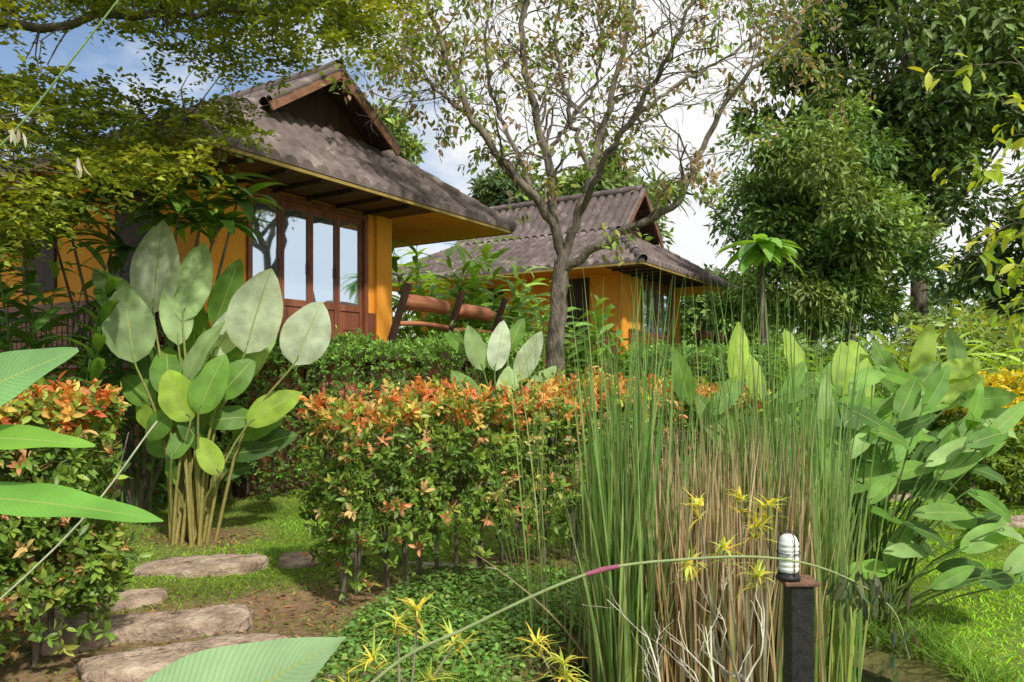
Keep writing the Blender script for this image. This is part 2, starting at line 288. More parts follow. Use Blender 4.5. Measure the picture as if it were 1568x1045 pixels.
# ------------------------------------------------------------ houses
def house(nm,N,L,D,Ze,Rz,Rov,Rf,R0=2.28,zr0=5.4,fl=2.07,wl=1.2,wr=2.25,wf=1.1):
    e=empty(nm,(N[0],N[1],0),math.radians(57.45))
    half=L/2
    per=0.27
    def prof(ev):
        s=np.abs(((ev/per)%1)-0.5)*2; return 0.08*np.sqrt(np.clip(1-(s*1.4)**2,0,1))
    def sheet(e0,e1,r0,r1,clip,hf,tf):
        ev=np.arange(e0,e1+1e-6,per/8); cs=0.42; rr=[]
        q=r0
        while q<r1: rr+= [q+1e-3,min(q+cs,r1)-1e-3]; q+=cs
        rr=np.array(rr); E,Q=np.meshgrid(ev,rr,indexing='ij')
        mx=clip(E) if clip else np.full_like(E,r1); Q2=np.minimum(Q,mx)
        saw=((Q2-r0)/cs)%1; Zz=hf(Q2)+prof(E)+0.04*(1-saw)
        return tf(E,Q2,Zz)
    def hfr(q): return Ze+q*(zr0-Ze)/Rf
    def hlow(q): return Ze+q*(zr0-Ze)/R0
    def hup(q): return zr0+(q-R0)*(Rz-zr0)/(half-R0)
    RF=[]
    fr=lambda E,Q,Zz:np.stack([E,Q,Zz],-1)
    bk=lambda E,Q,Zz:np.stack([E,D-Q,Zz],-1)
    lf=lambda E,Q,Zz:np.stack([Q,E,Zz],-1)
    rt=lambda E,Q,Zz:np.stack([L-Q,E,Zz],-1)
    cl=lambda T,k:(lambda E:np.maximum(np.minimum(E,T-E),0)*k)
    for f in (fr,bk): RF.append(grid(sheet(0,L,0,Rf,cl(L,Rf/R0),hfr,f),(1,1,1)))
    for f in (lf,rt):
        RF.append(grid(sheet(0,D,0,R0,cl(D,R0/Rf),hlow,f),(1,1,1)))
        RF.append(grid(sheet(Rov,D-Rov,R0,half,None,hup,f),(1,1,1)))
    def lip(f,T):
        ev=np.arange(0,T+1e-6,per/8); z1=Ze+prof(ev)+.04
        P=np.stack([f(ev,0*ev,z1),f(ev,0*ev-0.003,0*ev+Ze-0.005)],0); return grid(P,(1,1,1))
    RF+= [lip(fr,L),lip(lf,D),lip(rt,D),lip(bk,L)]
    build('roof_tiles',RF,M_roof,e)
    caps=[]
    def cap(p,q,r=.10):
        p=np.array(p,float);q=np.array(q,float);n=max(2,int(np.linalg.norm(q-p)/.38))
        for i in range(n):
            a_=p+(q-p)*i/n; b_=p+(q-p)*(i+1.08)/n; caps.append(tube([a_,b_],[r*1.12,r*.9],10))
    zc=.05
    for (p,q) in (((0,0,Ze+zc),(R0,Rf,zr0+zc)),((L,0,Ze+zc),(L-R0,Rf,zr0+zc)),((0,D,Ze+zc),(R0,D-Rf,zr0+zc)),((L,D,Ze+zc),(L-R0,D-Rf,zr0+zc))): cap(p,q)
    cap((half,Rov,Rz+.04),(half,D-Rov,Rz+.04),.12)
    cap((half,Rov,Rz+.05),(half-(half-R0)*1.06,Rov,zr0+.02),.06); cap((half,Rov,Rz+.05),(half+(half-R0)*1.06,Rov,zr0+.02),.06)
    build('ridge_caps',caps,M_roof,e)
    build('gable_wall',[poly([(R0,Rf,zr0-.05),(L-R0,Rf,zr0-.05),(half,Rf,Rz-.05)]),poly([(R0,D-Rf,zr0-.05),(L-R0,D-Rf,zr0-.05),(half,D-Rf,Rz-.05)]),
        poly([(half-.04,Rov+.05,Rz-.03),(half-.04,D-Rov-.05,Rz-.03),(R0-.02,D-Rov-.05,zr0-.03),(R0-.02,Rov+.05,zr0-.03)]),poly([(half+.04,Rov+.05,Rz-.03),(half+.04,D-Rov-.05,Rz-.03),(L-R0+.02,D-Rov-.05,zr0-.03),(L-R0+.02,Rov+.05,zr0-.03)])],M_darkwood,e,False)
    bb=[]
    for sx in (-1,1):
        f=(half+sx*(half-R0+.1),Rov-.03,zr0-.1); bb.append(beam((half,Rov-.03,Rz-.05),f,.035,.12,up=(0,0,1)))
    build('bargeboards',bb,M_barge,e,False)
    zs=Ze-.05
    x0=wl;x1=L-wr;y0=wf;y1=D-1.1
    build('soffit',[box((x1,.05,zs),(L-.05,D-.05,zs+.03)),box((.05,y0,zs),(x1-.002,D-.05,zs+.03))],M_orange,e,False)
    build('front_eave_boards_shaded',[box((.05,.05,zs),(x1-.002,y0-.002,zs+.028))],M_eave_shaded,e,False)  # front part of the soffit, with its shade painted in
    rf=[]
    for xx in np.arange(.5,x1-.1,.6): rf.append(box((xx,.06,zs-.06),(xx+.05,y0-.07,zs-.001)))
    build('eave_rafters',rf,M_darkwood,e,False)
    fa=[box((0.02,0.01,zs-.01),(L-.02,.05,Ze-.008)),box((0.0,.052,zs-.01),(.045,D-.05,Ze-.008)),box((L-.045,.052,zs-.01),(L,D-.05,Ze-.008)),box((0.02,D-.05,zs-.01),(L-.02,D-.01,Ze-.008))]
    build('fascia',fa,M_fascia,e,False)
    wx1=x1-.60; wx0=wx1-2.2; t=.16; top=zs-.003
    zt=top-.12
    W=[box((x0,y0,fl),(wx0,y0+t,top)),box((wx1,y0,fl),(x1,y0+t,top)),box((wx0,y0,zt),(wx1,y0+t,top)),
       box((x0,y0+t,fl),(x0+t,y1,top)),box((x0+t,y1-t,fl),(x1,y1,top)),
       box((x1-t,y0+t,fl),(x1,y0+.5,top)),box((x1-t,y0+1.5,fl),(x1,y1-t,top)),box((x1-t,y0+.5,fl+2),(x1,y0+1.5,top))]
    W.append(box((x1-.34,y0-.06,fl-.1),(x1+.03,y0-.003,top)));W.append(box((x0-.04,y0-.06,fl-.1),(x0+.22,y0-.003,top)))
    build('walls',W,M_orange,e,False)
    build('side_door',[box((x1-t+.03,y0+.5,fl),(x1-.05,y0+1.5,fl+2))],M_darkwood,e,False)
    SW=[box((x0-.05,y0+.9,fl+.1),(x0-.003,y0+1.9,fl+2.0)),box((x0-.05,y0+3.6,fl+.8),(x0-.003,y0+4.6,fl+1.9))]
    build('side_shutters',SW,M_darkwood,e,False)
    DA=[box((wx0-.9,y0-.035,fl),(wx0-.02,y0-.003,fl+.6)),box((wx0-.9,y0-.06,fl+.6),(wx0-.02,y0-.003,fl+.66)),box((wx1+.02,y0-.035,fl),(wx1+.26,y0-.003,fl+.5)),box((x0-.035,y0+.1,fl),(x0-.003,y0+.88,fl+.6)),box((x0-.035,y0+1.92,fl),(x0-.003,y1,fl+.6))]
    for i in range(6):
        xx=wx0-.9+i*.16; DA.append(box((xx,y0-.05,fl+.02),(xx+.03,y0-.036,fl+.58)))
    for i in range(int((D-2.4)/.14)):
        yy=1.3+i*.14; DA.append(box((.42,yy,fl-.3),(.45,yy+.1,fl+.3)))
    DA+= [box((.38,1.2,fl+.3),(.49,D-1,fl+.37)),box((.30,1.15,fl-.42),(x0-.1,D-1,fl-.32))]
    FR=[];GL=[]
    n=4; pw=(wx1-wx0)/n
    FR.append(box((wx0-.07,y0-.05,fl),(wx0,y0+t,zt))); FR.append(box((wx1,y0-.05,fl),(wx1+.07,y0+t,zt))); FR.append(box((wx0-.07,y0-.052,zt),(wx1+.07,y0-.003,zt+.08)))
    for i in range(n):
        a_=wx0+i*pw;b_=a_+pw; g=.055
        FR+= [box((a_+.004,y0+.02,fl),(a_+g,y0+.07,zt)),box((b_-g,y0+.02,fl),(b_-.004,y0+.07,zt)),box((a_+g,y0+.022,zt-.1),(b_-g,y0+.068,zt)),
              box((a_+g,y0+.022,fl),(b_-g,y0+.068,fl+.14)),box((a_+g,y0+.022,fl+.50),(b_-g,y0+.068,fl+.60)),box((a_+g,y0+.04,fl+.14),(b_-g,y0+.06,fl+.50))]
        FR.append(box((a_+g+.06,y0+.028,fl+.2),(b_-g-.06,y0+.039,fl+.45)))
        GL.append(box((a_+g,y0+.042,fl+.60),(b_-g,y0+.052,zt-.1)))
        FR.append(box((b_-.045,y0+.0,fl+1.0),(b_-.025,y0+.019,fl+1.16)))
    build('door_frames',FR,M_wood,e,False); build('window_glass',GL,M_glass,e,False); build('wood_panelling',DA,M_wood,e,False)
    build('brick_base',[box((x0+.05,y0+.1,-.5),(x1-.05,y1-.05,fl-.12)),box((.5,1.3,-.5),(x0-.05,D-1.1,fl-.43))],M_brick,e,False)
    DK=[box((x0-.1,.25,fl-.1),(L-.3,y0-.065,fl-.02)),box((x1+.05,y0-.064,fl-.1),(L-.3,y1,fl-.02)),box((x0-.1,.22,fl-.28),(L-.3,.249,fl-.02))]
    for xx in np.arange(x0,L-.3,1.2): DK.append(box((xx,.35,-.4),(xx+.14,.49,fl-.1)))
    build('deck',DK,M_darkwood,e,False)
    build('deck_skirt',[box((x0-.05,.52,-.4),(L-.4,.6,fl-.101))],M_brick,e,False)
    RL=[];ra=x1-.75; rb=L-.3; mid=(ra+rb)/2+.05
    for p_,q_,z_ in ((ra+.1,mid-.05,fl+.62),(mid+.05,rb,fl+.58)):
        pts=smoothpath([(p_,.24,z_),((p_+q_)/2,.22,z_+.02),(q_,.25,z_-.02)],9); RL.append(tube(pts,[.02,.125,.13,.125,.13,.12,.125,.12,.02],12,rough=.03))
        pts=smoothpath([(p_,.3,z_-.33),((p_+q_)/2,.31,z_-.3),(q_,.3,z_-.33)],9); RL.append(tube(pts,.04,8,rough=.04))
    build('log_rails',RL,M_log,e)
    PS=[]
    for xx in (ra,mid,rb+.03): PS.append(beam((xx-.02,.42,fl-.15),(xx+.05,.05,fl+.9),.085,.085,up=(1,0,0)))
    build('rail_posts',PS,M_darkwood,e,False)
    return e
house('bungalow_house',(-3.75,7.95),7.03,8.5,4.25,6.25,.95,1.4)
house('bungalow_house',(3.07,17.3),7.6,9.0,4.2,6.85,1.55,1.95,R0=2.5,zr0=5.5)

# ------------------------------------------------------------ hedges
def hedge(nm,p0,p1,wd,z0,z1,ns,colf,L=.07,seed=0,stems=True,k=7,thin=0.35,inner=0.35,mat=None):
    r=np.random.default_rng(seed); p0=np.array(p0,float);p1=np.array(p1,float); ln=np.linalg.norm(p1-p0); ax=(p1-p0)/ln; pr=np.array([ax[1],-ax[0]])
    s=r.uniform(0,ln,ns); t=r.uniform(-1,1,ns); h=r.uniform(0,1,ns)**0.85
    face=r.choice(5,ns,p=[.40,.10,.30,.10,.10]); inn=r.uniform(0,1,ns)<inner
    nx=np.zeros((ns,3)); j=np.abs(r.normal(0,.05,ns))
    nx[:]=np.array([0,0,.5])
    f=(face==0)&~inn; t[f]=1-j[f]/wd*2; nx[f]+=np.array([pr[0],pr[1],0])
    f=(face==1)&~inn; t[f]=-1+j[f]/wd*2; nx[f]-=np.array([pr[0],pr[1],0])
    f=(face==2)&~inn; h[f]=1-j[f]; nx[f]+=np.array([0,0,1])
    f=(face==3)&~inn; s[f]=j[f]; nx[f]-=np.array([ax[0],ax[1],0])
    f=(face==4)&~inn; s[f]=ln-j[f]; nx[f]+=np.array([ax[0],ax[1],0])
    keep=r.uniform(0,1,ns)<np.clip((h+.05)/thin,0.04,1); s,t,h,nx,inn=[q[keep] for q in (s,t,h,nx,inn)]; m=len(s)
    lump=wn(np.c_[s,t*wd/2,h*(z1-z0)],2.6,seed+1)*.06+wn(np.c_[s,t,h*2],7,seed+3)*.04
    lowin=1-.25*(1-sstep(0,.5,h))
    P=np.c_[p0[0]+ax[0]*s+pr[0]*t*wd/2*lowin,p0[1]+ax[1]*s+pr[1]*t*wd/2*lowin,z0+(z1-z0)*h]; P+=nrm(nx)*lump[:,None]
    P[:,2]+=(h>.9)*np.abs(r.normal(0,.06,m)); P[:,2]+=gz(P[:,0],P[:,1])
    axs=nrm(nrm(nx)+r.normal(0,.5,(m,3)))
    a=r.uniform(0,6.28,(m,k)); ref=nrm(np.cross(axs,r.normal(size=(m,3)))); rf2=np.cross(axs,ref)
    rad=np.cos(a)[...,None]*ref[:,None]+np.sin(a)[...,None]*rf2[:,None]
    up=np.linspace(0,1,k)[None,:,None]
    d=axs[:,None]*(.25+up*1.1)+rad; c=P[:,None]+axs[:,None]*up*L*.9
    nn=axs[:,None]-rad*.4+r.normal(0,.3,(m,k,3)); Ls=L*r.uniform(.65,1.2,(m,k))
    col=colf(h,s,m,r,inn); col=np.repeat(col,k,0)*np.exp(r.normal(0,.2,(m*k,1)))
    e=empty(nm,(0,0,0))
    build('leaves',[leaves(c.reshape(-1,3),d.reshape(-1,3),nn.reshape(-1,3),Ls.ravel(),Ls.ravel()*.42,np.clip(col,0,.7),T8)],mat or M_hedge,e)
    if stems:
        tb=[]
        for q in np.arange(.08,ln,.17):
            b=p0+ax*(q+r.normal(0,.03))+pr*r.normal(0,.08); g=gz(*b)
            for kk in range(3):
                v=r.normal(0,.13,2); tb.append(tube(smoothpath([(b[0],b[1],g-.03),(b[0]+v[0]*.3,b[1]+v[1]*.3,g+z0+.3*(z1-z0)),(b[0]+v[0]*1.3,b[1]+v[1]*1.3,g+z0+(z1-z0)*.85)],6),[.016,.013,.011,.009,.006,.004],5))
        build('stems',tb,M_bark,e)
    return e
G=np.array
def cf_orange(tilt):
    def f(h,s,m,r,inn):
        g=G([(0.11,0.19,0.03),(0.15,0.24,0.035),(0.20,0.29,0.045),(0.08,0.14,0.025)])[r.integers(0,4,m)]
        o=G([(0.62,0.25,0.07),(0.66,0.33,0.09),(0.62,0.17,0.07),(0.60,0.42,0.10),(0.34,0.38,0.06),(0.24,.34,.06)])[r.integers(0,6,m)]
        o2=G([(0.58,0.27,0.12),(0.54,0.38,0.15),(0.34,0.37,0.07)])[r.integers(0,3,m)]
        u=r.uniform(0,1,m); top=u<np.clip((h-.86)/.10,0,.86)*tilt; mid=(~top)&(r.uniform(0,1,m)<.14)
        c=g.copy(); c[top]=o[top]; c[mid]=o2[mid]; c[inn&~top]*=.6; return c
    return f
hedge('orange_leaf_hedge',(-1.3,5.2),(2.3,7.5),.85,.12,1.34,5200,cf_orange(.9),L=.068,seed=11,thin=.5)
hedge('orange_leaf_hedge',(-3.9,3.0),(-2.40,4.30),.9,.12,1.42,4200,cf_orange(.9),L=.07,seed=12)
def cf_green(h,s,m,r,inn):
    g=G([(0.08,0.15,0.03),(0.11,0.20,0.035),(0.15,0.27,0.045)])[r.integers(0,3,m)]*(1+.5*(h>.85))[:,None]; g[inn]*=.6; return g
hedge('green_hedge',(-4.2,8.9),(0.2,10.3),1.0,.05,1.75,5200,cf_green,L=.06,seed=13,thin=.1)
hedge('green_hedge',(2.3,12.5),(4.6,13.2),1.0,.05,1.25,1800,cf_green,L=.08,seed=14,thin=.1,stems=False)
def cf_yel(h,s,m,r,inn):
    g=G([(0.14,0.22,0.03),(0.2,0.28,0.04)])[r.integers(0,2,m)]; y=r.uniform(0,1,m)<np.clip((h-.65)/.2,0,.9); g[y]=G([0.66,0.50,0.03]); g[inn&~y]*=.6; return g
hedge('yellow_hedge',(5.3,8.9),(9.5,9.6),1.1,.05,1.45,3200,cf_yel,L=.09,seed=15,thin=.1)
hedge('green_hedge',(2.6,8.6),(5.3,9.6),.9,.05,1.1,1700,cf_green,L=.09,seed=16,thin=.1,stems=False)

# ------------------------------------------------------------ broad leaf plants
def clump(nm,base,specs,stalk=(0.13,0.18,0.04),top=(0.12,0.22,.05),sw=.014,mat=M_big,nf=(0,-1,.35),bs=.06):
    e=empty(nm,(0,0,0)); lv=[];st=[]; bx,by=base; g=float(gz(bx,by)); i=0
    for (dx,dy,z,tilt,L,W,col,bend) in specs:
        i+=1; a=math.radians(tilt); d=np.array([math.sin(a),R.normal(0,.12),math.cos(a)]); n=np.array(nf)+R.normal(0,.25,3)
        c=np.array([bx+dx,by+dy,z]); p=c-d*L*.5
        lv.append(bigleaf(p,d,n,L,W,np.array(col)*math.exp(R.normal(0,.1)),bend=bend*R.uniform(.6,1.4),fold=R.uniform(.05,.3),seed=i*1.7,rows=12,wave=R.uniform(.004,.025)))
        b=np.array([bx+dx*.2+R.normal(0,bs),by+dy*.2+R.normal(0,bs),g-.02]); mid=(b+p)/2+np.array([(b[0]-p[0])*.15,0,.12*(p[2]-b[2])])
        st.append(tube(smoothpath([b,mid,p,p+d*L*.15],9),np.linspace(sw,sw*.3,9),6,stalk,col2=top))
    build('leaves',lv,mat,e); build('stalks',st,M_stem,e); return e
pale=(0.47,0.55,0.38); pg=(0.32,0.45,0.19); gr=(0.14,0.27,0.045); yg=(0.30,0.44,0.06); dk=(0.07,0.15,0.03)  # yg: yellow-green with the backlit look put into the leaf colour
sp=[(-.3,0,2.60,6,.90,.46,pale,.25),(.0,.12,2.50,8,.85,.36,pg,.3),(-.45,-.2,2.05,-6,.74,.44,pg,.35),(.68,-.1,2.17,18,.84,.52,pale,.3),(1.1,.1,1.98,22,.68,.46,pale,.25),
    (-.78,.2,2.38,-42,.75,.3,pg,.6),(.15,-.2,1.82,12,.75,.34,pg,.5),(.32,-.3,1.5,20,.6,.34,gr,.5),(.02,-.3,1.4,-25,.55,.34,yg,.6),(.8,0,1.3,48,.6,.34,yg,.6),
    (.3,-.25,.85,-30,.42,.22,yg,.6),(.25,.3,2.4,14,.75,.3,gr,.3),(-.1,.35,2.0,-5,.8,.35,gr,.3),(.5,.3,1.8,25,.8,.34,pg,.4),(-.6,.3,1.8,-30,.7,.3,gr,.4),(.6,.2,1.1,60,.6,.26,gr,.7),(-.3,.2,1.3,-40,.6,.3,gr,.7),(.38,.1,2.05,30,.7,.3,pale,.4),(.7,.3,.95,60,.5,.25,dk,.7),
    (-.15,-.1,1.65,-12,.6,.32,gr,.5),(.12,.1,1.2,10,.6,.3,gr,.5),(-.5,0,1.45,-55,.5,.26,gr,.8),(.45,-.1,1.2,75,.5,.24,gr,.9),(.15,-.2,1.05,140,.4,.22,dk,.5),(-.2,-.2,1.1,-130,.4,.24,gr,.5),(-.1,0,2.2,-3,.7,.3,pg,.3),(.3,.1,1.75,35,.6,.3,gr,.5),(-.35,.1,1.6,-20,.6,.3,dk,.4),
    (.5,-.15,1.55,40,.5,.28,gr,.6),(-.4,-.1,1.2,-60,.45,.22,yg,.7),(.05,-.25,1.0,20,.4,.2,gr,.6),(.55,.1,.85,80,.5,.2,dk,.8),(-.35,.1,.9,-70,.4,.2,gr,.8),(.1,.1,.8,10,.45,.2,gr,.5),(.35,.15,.65,70,.4,.15,dk,.8),(-.1,-.2,.75,-25,.4,.18,gr,.6)]
clump('calathea_plant',(-3.05,6.95),sp,stalk=(0.34,0.27,0.08),top=(.16,.26,.06),sw=.018,bs=.085)
sp=[(0,0,1.95,10,.7,.28,pale,.3),(.35,-.1,1.8,25,.7,.28,pale,.3),(-.3,0,1.9,-20,.6,.26,pg,.3),(.5,.1,1.5,35,.6,.28,pg,.4),(.1,-.2,1.4,5,.6,.3,pg,.4),(-.4,0,1.4,-35,.6,.3,gr,.4),(.65,0,1.2,45,.5,.25,pg,.5),(-.55,.2,2.0,-40,.5,.18,gr,.6),(.2,.2,2.1,20,.5,.2,gr,.6)]
clump('calathea_plant',(-.15,9.0),sp,stalk=(0.2,0.22,0.06),sw=.018)
sp=[]
for (px,pz,dep,t,L,W,c) in [(.0,1.75,0,8,.55,.22,yg),(.15,1.6,.1,-10,.5,.2,yg),(.5,1.75,.1,-5,.5,.2,yg),(.75,1.55,0,30,.6,.22,gr),(1.0,1.5,0,20,.6,.22,yg),(1.35,1.5,-.2,35,.6,.24,gr),(1.5,1.75,0,15,.6,.2,yg),(1.7,1.5,-.2,50,.6,.24,yg),(1.9,1.8,.2,12,.55,.2,gr),(.3,1.3,-.1,30,.6,.24,gr),(1.2,1.2,-.2,60,.6,.24,gr),(.9,1.1,0,-20,.6,.26,gr),(-.2,1.2,-.1,-30,.6,.26,gr),(1.6,1.1,-.3,45,.6,.26,gr),(-.4,1.55,.3,-15,.5,.2,gr),(.6,.9,-.2,20,.6,.24,gr),(2.0,1.2,0,60,.6,.24,gr),(1.1,1.7,.2,-15,.5,.18,yg),(.85,1.65,0,5,.5,.2,yg),(1.25,1.65,.1,-20,.5,.2,gr),(1.75,1.65,-.1,70,.5,.2,yg),(.45,1.5,-.2,60,.5,.2,gr),(.2,1.1,-.2,-50,.5,.22,dk),(1.4,.9,-.2,20,.6,.24,dk),(1.0,1.35,-.3,80,.55,.2,gr),(1.85,1.4,-.3,85,.55,.2,gr),(-.1,1.45,-.1,40,.5,.18,gr)]:
    sp.append((px-.6,dep,pz,t,L,W*.92,c,.5))
clump('canna_plant',(2.45,6.0),sp,nf=(0,-1,.4))
r=np.random.default_rng(5); sp=[]
for i in range(90):
    x=r.uniform(-.35,.95); z=r.uniform(.35,1.66)-.35*max(0,x-.2); t=r.uniform(20,112) if x>-.1 else r.uniform(-60,40)
    cc=[gr,(.18,.33,.06),dk,(.11,.24,.035),(0.14,0.28,0.04),(0.26,.40,.13)][r.integers(0,6)]
    sp.append((x,r.uniform(-.35,.35),z,t,r.uniform(.32,.55),r.uniform(.09,.15),cc,.6))
clump('thalia_plant',(2.2,4.75),sp,nf=(-.05,-.8,.6),sw=.009)
e=empty('canna_plant'); lv=[];st=[]
FG=[((-.86,1.0,1.50),(.2,.03,.13),(-.3,-.75,.5),.28,.13,(0.20,.38,.14)),
    ((-.81,1.0,1.51),(1,.05,.05),(0,-.45,.9),.235,.065,(0.18,.36,.05)),
    ((-.82,1.0,1.435),(1,.0,-.01),(0,-.36,.92),.345,.08,(0.16,.36,.06)),
    ((-.53,.92,1.085),(1,.12,.56),(-.35,-.72,.62),.36,.19,(0.32,.48,.25)),
    ((-.93,1.05,1.62),(-.2,.1,1),(.3,-.8,.3),.3,.12,(0.14,.3,.06)),]
for i,(p,d,n,L,W,c) in enumerate(FG):
    lv.append(bigleaf(np.array(p),d,n,L,W,c,bend=.22 if i!=3 else .04,fold=.2,rows=34,wave=.006,seed=i,p1=.75 if i!=3 else .62,q=.75 if i!=3 else .95))
    st.append(tube(smoothpath([(-.85+.03*i,.95,-.02),(-.86+.02*i,.95,.8),np.array(p)-nrm(d)*.02,np.array(p)+nrm(d)*.03],14),np.linspace(.012,.004,14),8,(0.16,.28,.05)))
build('leaves',lv,M_big,e); build('stalks',st,M_stem,e)
e=empty('thalia_flower_stem'); pts=smoothpath([(-.9,1.3,0),(-.62,1.5,.6),(-.30,1.6,.93),(-.09,1.6,1.05),(.17,1.6,1.165),(.38,1.6,1.195),(.56,1.6,1.198),(.70,1.6,1.165),(.82,1.6,1.09),(.86,1.6,.98)],60)
ch=[tube(pts,np.linspace(.0048,.0014,60),8,(0.30,.36,.15))]
ch.append(tube(pts[26:29],[.005,.0062,.0045],8,(0.35,.10,.16))); ch.append(tube(smoothpath([(-1.25,1.5,.95),(-.9,1.5,1.27),(-.72,1.5,1.5)],12),.002,6,(0.6,.6,.42)))
ch.append(tube(smoothpath([(-1.4,1.6,1.3),(-1.25,1.6,1.9),(-1.05,1.6,2.15),(-.84,1.6,2.42)],14),np.linspace(.0035,.002,14),6,(0.25,.36,.14)))
build('stem',ch,M_stem,e)
n=90; q=np.r_[np.c_[R.uniform(.70,.87,n),R.normal(1.6,.03,n),R.uniform(.90,1.16,n)]]; q[:,2]=np.where(q[:,0]>.8,q[:,2],1.17)-R.uniform(0,.06,n)-.0
ch=[leaves(q,np.c_[R.normal(.1,.3,(n,2)),-np.ones(n)],R.normal(size=(n,3)),.045,.013,jit((0.08,.10,.05),n),T8)]
for cx,cz in ((-1.07,2.12),(-.93,2.05)):
    m=4; ch.append(leaves(np.tile([cx,1.6,cz],(m,1))+R.normal(0,.008,(m,3)),np.c_[R.normal(0,.4,(m,2)),-np.ones(m)],R.normal(size=(m,3)),.035,.009,jit((0.42,.40,.32),m),T8))
build('flowers',ch,M_leaf,e)

# ------------------------------------------------------------ reeds
def reeds(n,cx,cy,rx,ry,h0,h1,col,tip,w=.011,lean=.1,seed=0,droop=.15,pw=1.0):
    r=np.random.default_rng(seed); a=r.uniform(0,6.28,n); q=np.sqrt(r.uniform(0,1,n)); x=cx+rx*q*np.cos(a); y=cy+ry*q*np.sin(a)
    H=h0+(h1-h0)*r.uniform(0,1,n)**pw; b=np.c_[x,y,np.full(n,-.2)]
    sx=(x-cx)/rx; o=np.c_[lean*sx*H*.8+r.normal(0,.04,n)*H,r.normal(0,.04,n)*H,H]; bd=np.c_[r.normal(0,droop,n)+lean*sx*.5,r.normal(0,droop*.6,n),-np.abs(r.normal(0,droop*.4,n))]
    c=G(col)[r.integers(0,len(col),n)]*np.exp(r.normal(0,.3,(n,1))); t=G(tip)[r.integers(0,len(tip),n)]*np.exp(r.normal(0,.3,(n,1)))
    return ribbons(b,o,bd,w*r.uniform(.6,1.4,n),c,9,ang=r.normal(0,.8,n),coltip=t)
gg=[(0.26,.32,.06),(0.15,.26,.05),(0.30,.31,.10),(.10,.19,.04),(.34,.34,.14)]; gt=[(0.11,.23,.05),(0.15,.28,.07),(.08,.18,.045),(.22,.27,.10)]
bb=[(0.38,.27,.12),(0.26,.18,.08),(0.16,.13,.05),(0.38,.23,.10),(.12,.14,.04)]; bt=[(0.54,.41,.27),(0.42,.31,.2),(0.26,.22,.10)]
ch=[reeds(170,.62,4.05,.20,.3,1.3,2.4,gg,gt,seed=1,w=.013,lean=.04,droop=.07),reeds(270,1.53,4.2,.30,.3,1.2,2.4,gg,gt,seed=2,w=.012,lean=.04,droop=.07,pw=1.5),reeds(130,1.08,4.35,.5,.3,1.3,2.5,gg,gt,seed=3,w=.009,droop=.07,pw=1.3,lean=.05),
    reeds(620,1.10,4.0,.43,.38,1.0,1.6,bb,bt,seed=4,lean=.04,droop=.04,w=.012),reeds(110,1.62,3.9,.18,.25,1.1,1.8,gg,gt,seed=5,w=.013,lean=.03,droop=.06),reeds(40,.3,4.5,.25,.3,1.2,2.2,gg,gt,seed=6,w=.007),
    reeds(70,1.1,4.1,.6,.4,.5,1.3,bb,bt,seed=7,lean=.4,droop=.4),reeds(120,.60,3.75,.14,.15,.7,1.9,gg,gt,seed=8,w=.018,lean=.03,droop=.08),reeds(110,1.1,3.75,.5,.2,.6,1.4,gg+bb+bb,gt+bt+bt,seed=10,w=.012,lean=.03,droop=.08)]
build('cattail_reeds',ch,M_reed)

# ------------------------------------------------------------ dracaena and dry branches
def rosette(p,L,n,col,w=.014,r=R):
    d=nrm(np.c_[r.normal(0,1,(n,2)),r.uniform(.1,1.3,n)]); b=np.tile(p,(n,1))+r.normal(0,.006,(n,3))
    return ribbons(b,d*L*r.uniform(.6,1.1,(n,1)),np.c_[np.zeros((n,2)),-np.abs(r.normal(.35,.2,n))*L],w,col,4)
def yellowplant(nm,base,tips,L=.12):
    e=empty(nm); lv=[];st=[]; b=np.array([base[0],base[1],float(gz(*base))-.03])
    for t in tips:
        t=np.array(t,float); m=(b+t)/2+R.normal(0,.03,3); st.append(tube(smoothpath([b,m,t],8),np.linspace(.008,.004,8),6,(0.3,.27,.18)))
        n=20; c=np.where(R.uniform(0,1,(n,1))<.5,G([[0.58,.47,.07]]),G([[0.38,.45,.09]]))*np.exp(R.normal(0,.18,(n,1))); lv.append(rosette(t,L,n,c,.012))
        lv.append(rosette(t-np.array([0,0,.05]),L*1.1,9,c[:9]*.7,.012))
    build('leaves',lv,M_leaf,e); build('stems',st,M_stem,e)
yellowplant('dracaena_plant',(1.0,3.0),[(.93,3.0,1.08),(.76,3.0,1.06),(1.0,3.02,.97),(.86,3.0,.88),(1.04,3.0,1.06),(.72,3.0,.82),(.99,2.98,.78)],.11)
yellowplant('dracaena_plant',(-.5,3.3),[(-.62,3.3,.32),(-.52,3.35,.46),(-.42,3.3,.54),(-.25,3.3,.40),(-.35,3.25,.25),(-.7,3.2,.22)],.15)
yellowplant('dracaena_plant',(.22,3.0),[(.22,3.0,.36),(.2,3.0,.42),(.1,3.05,.48),(.3,2.95,.28)],.15)
def twiggy(p,d,L,rad,lev,out,r,ends,spread=.6,col=(1,1,1),grav=0.0):
    n=5; pts=[np.array(p,float)]; dd=nrm(d)
    for i in range(n):
        dd=nrm(dd+r.normal(0,.18,3)+np.array([0,0,grav])); pts.append(pts[-1]+dd*L/n)
    pts=np.array(pts); out.append(tube(pts,np.linspace(rad,rad*.55,n+1),6 if rad>.02 else 3,col))
    if lev==0: ends.append((pts[-1],dd)); ends.append((pts[-3],dd)); return
    for k in range(r.integers(2,4)):
        i=r.integers(2,n+1); nd_=nrm(dd+r.normal(0,spread,3)); twiggy(pts[i],nd_,L*r.uniform(.55,.8),rad*.55,lev-1,out,r,ends,spread,col,grav)
e=empty('dry_branches'); o=[];en=[];r=np.random.default_rng(3)
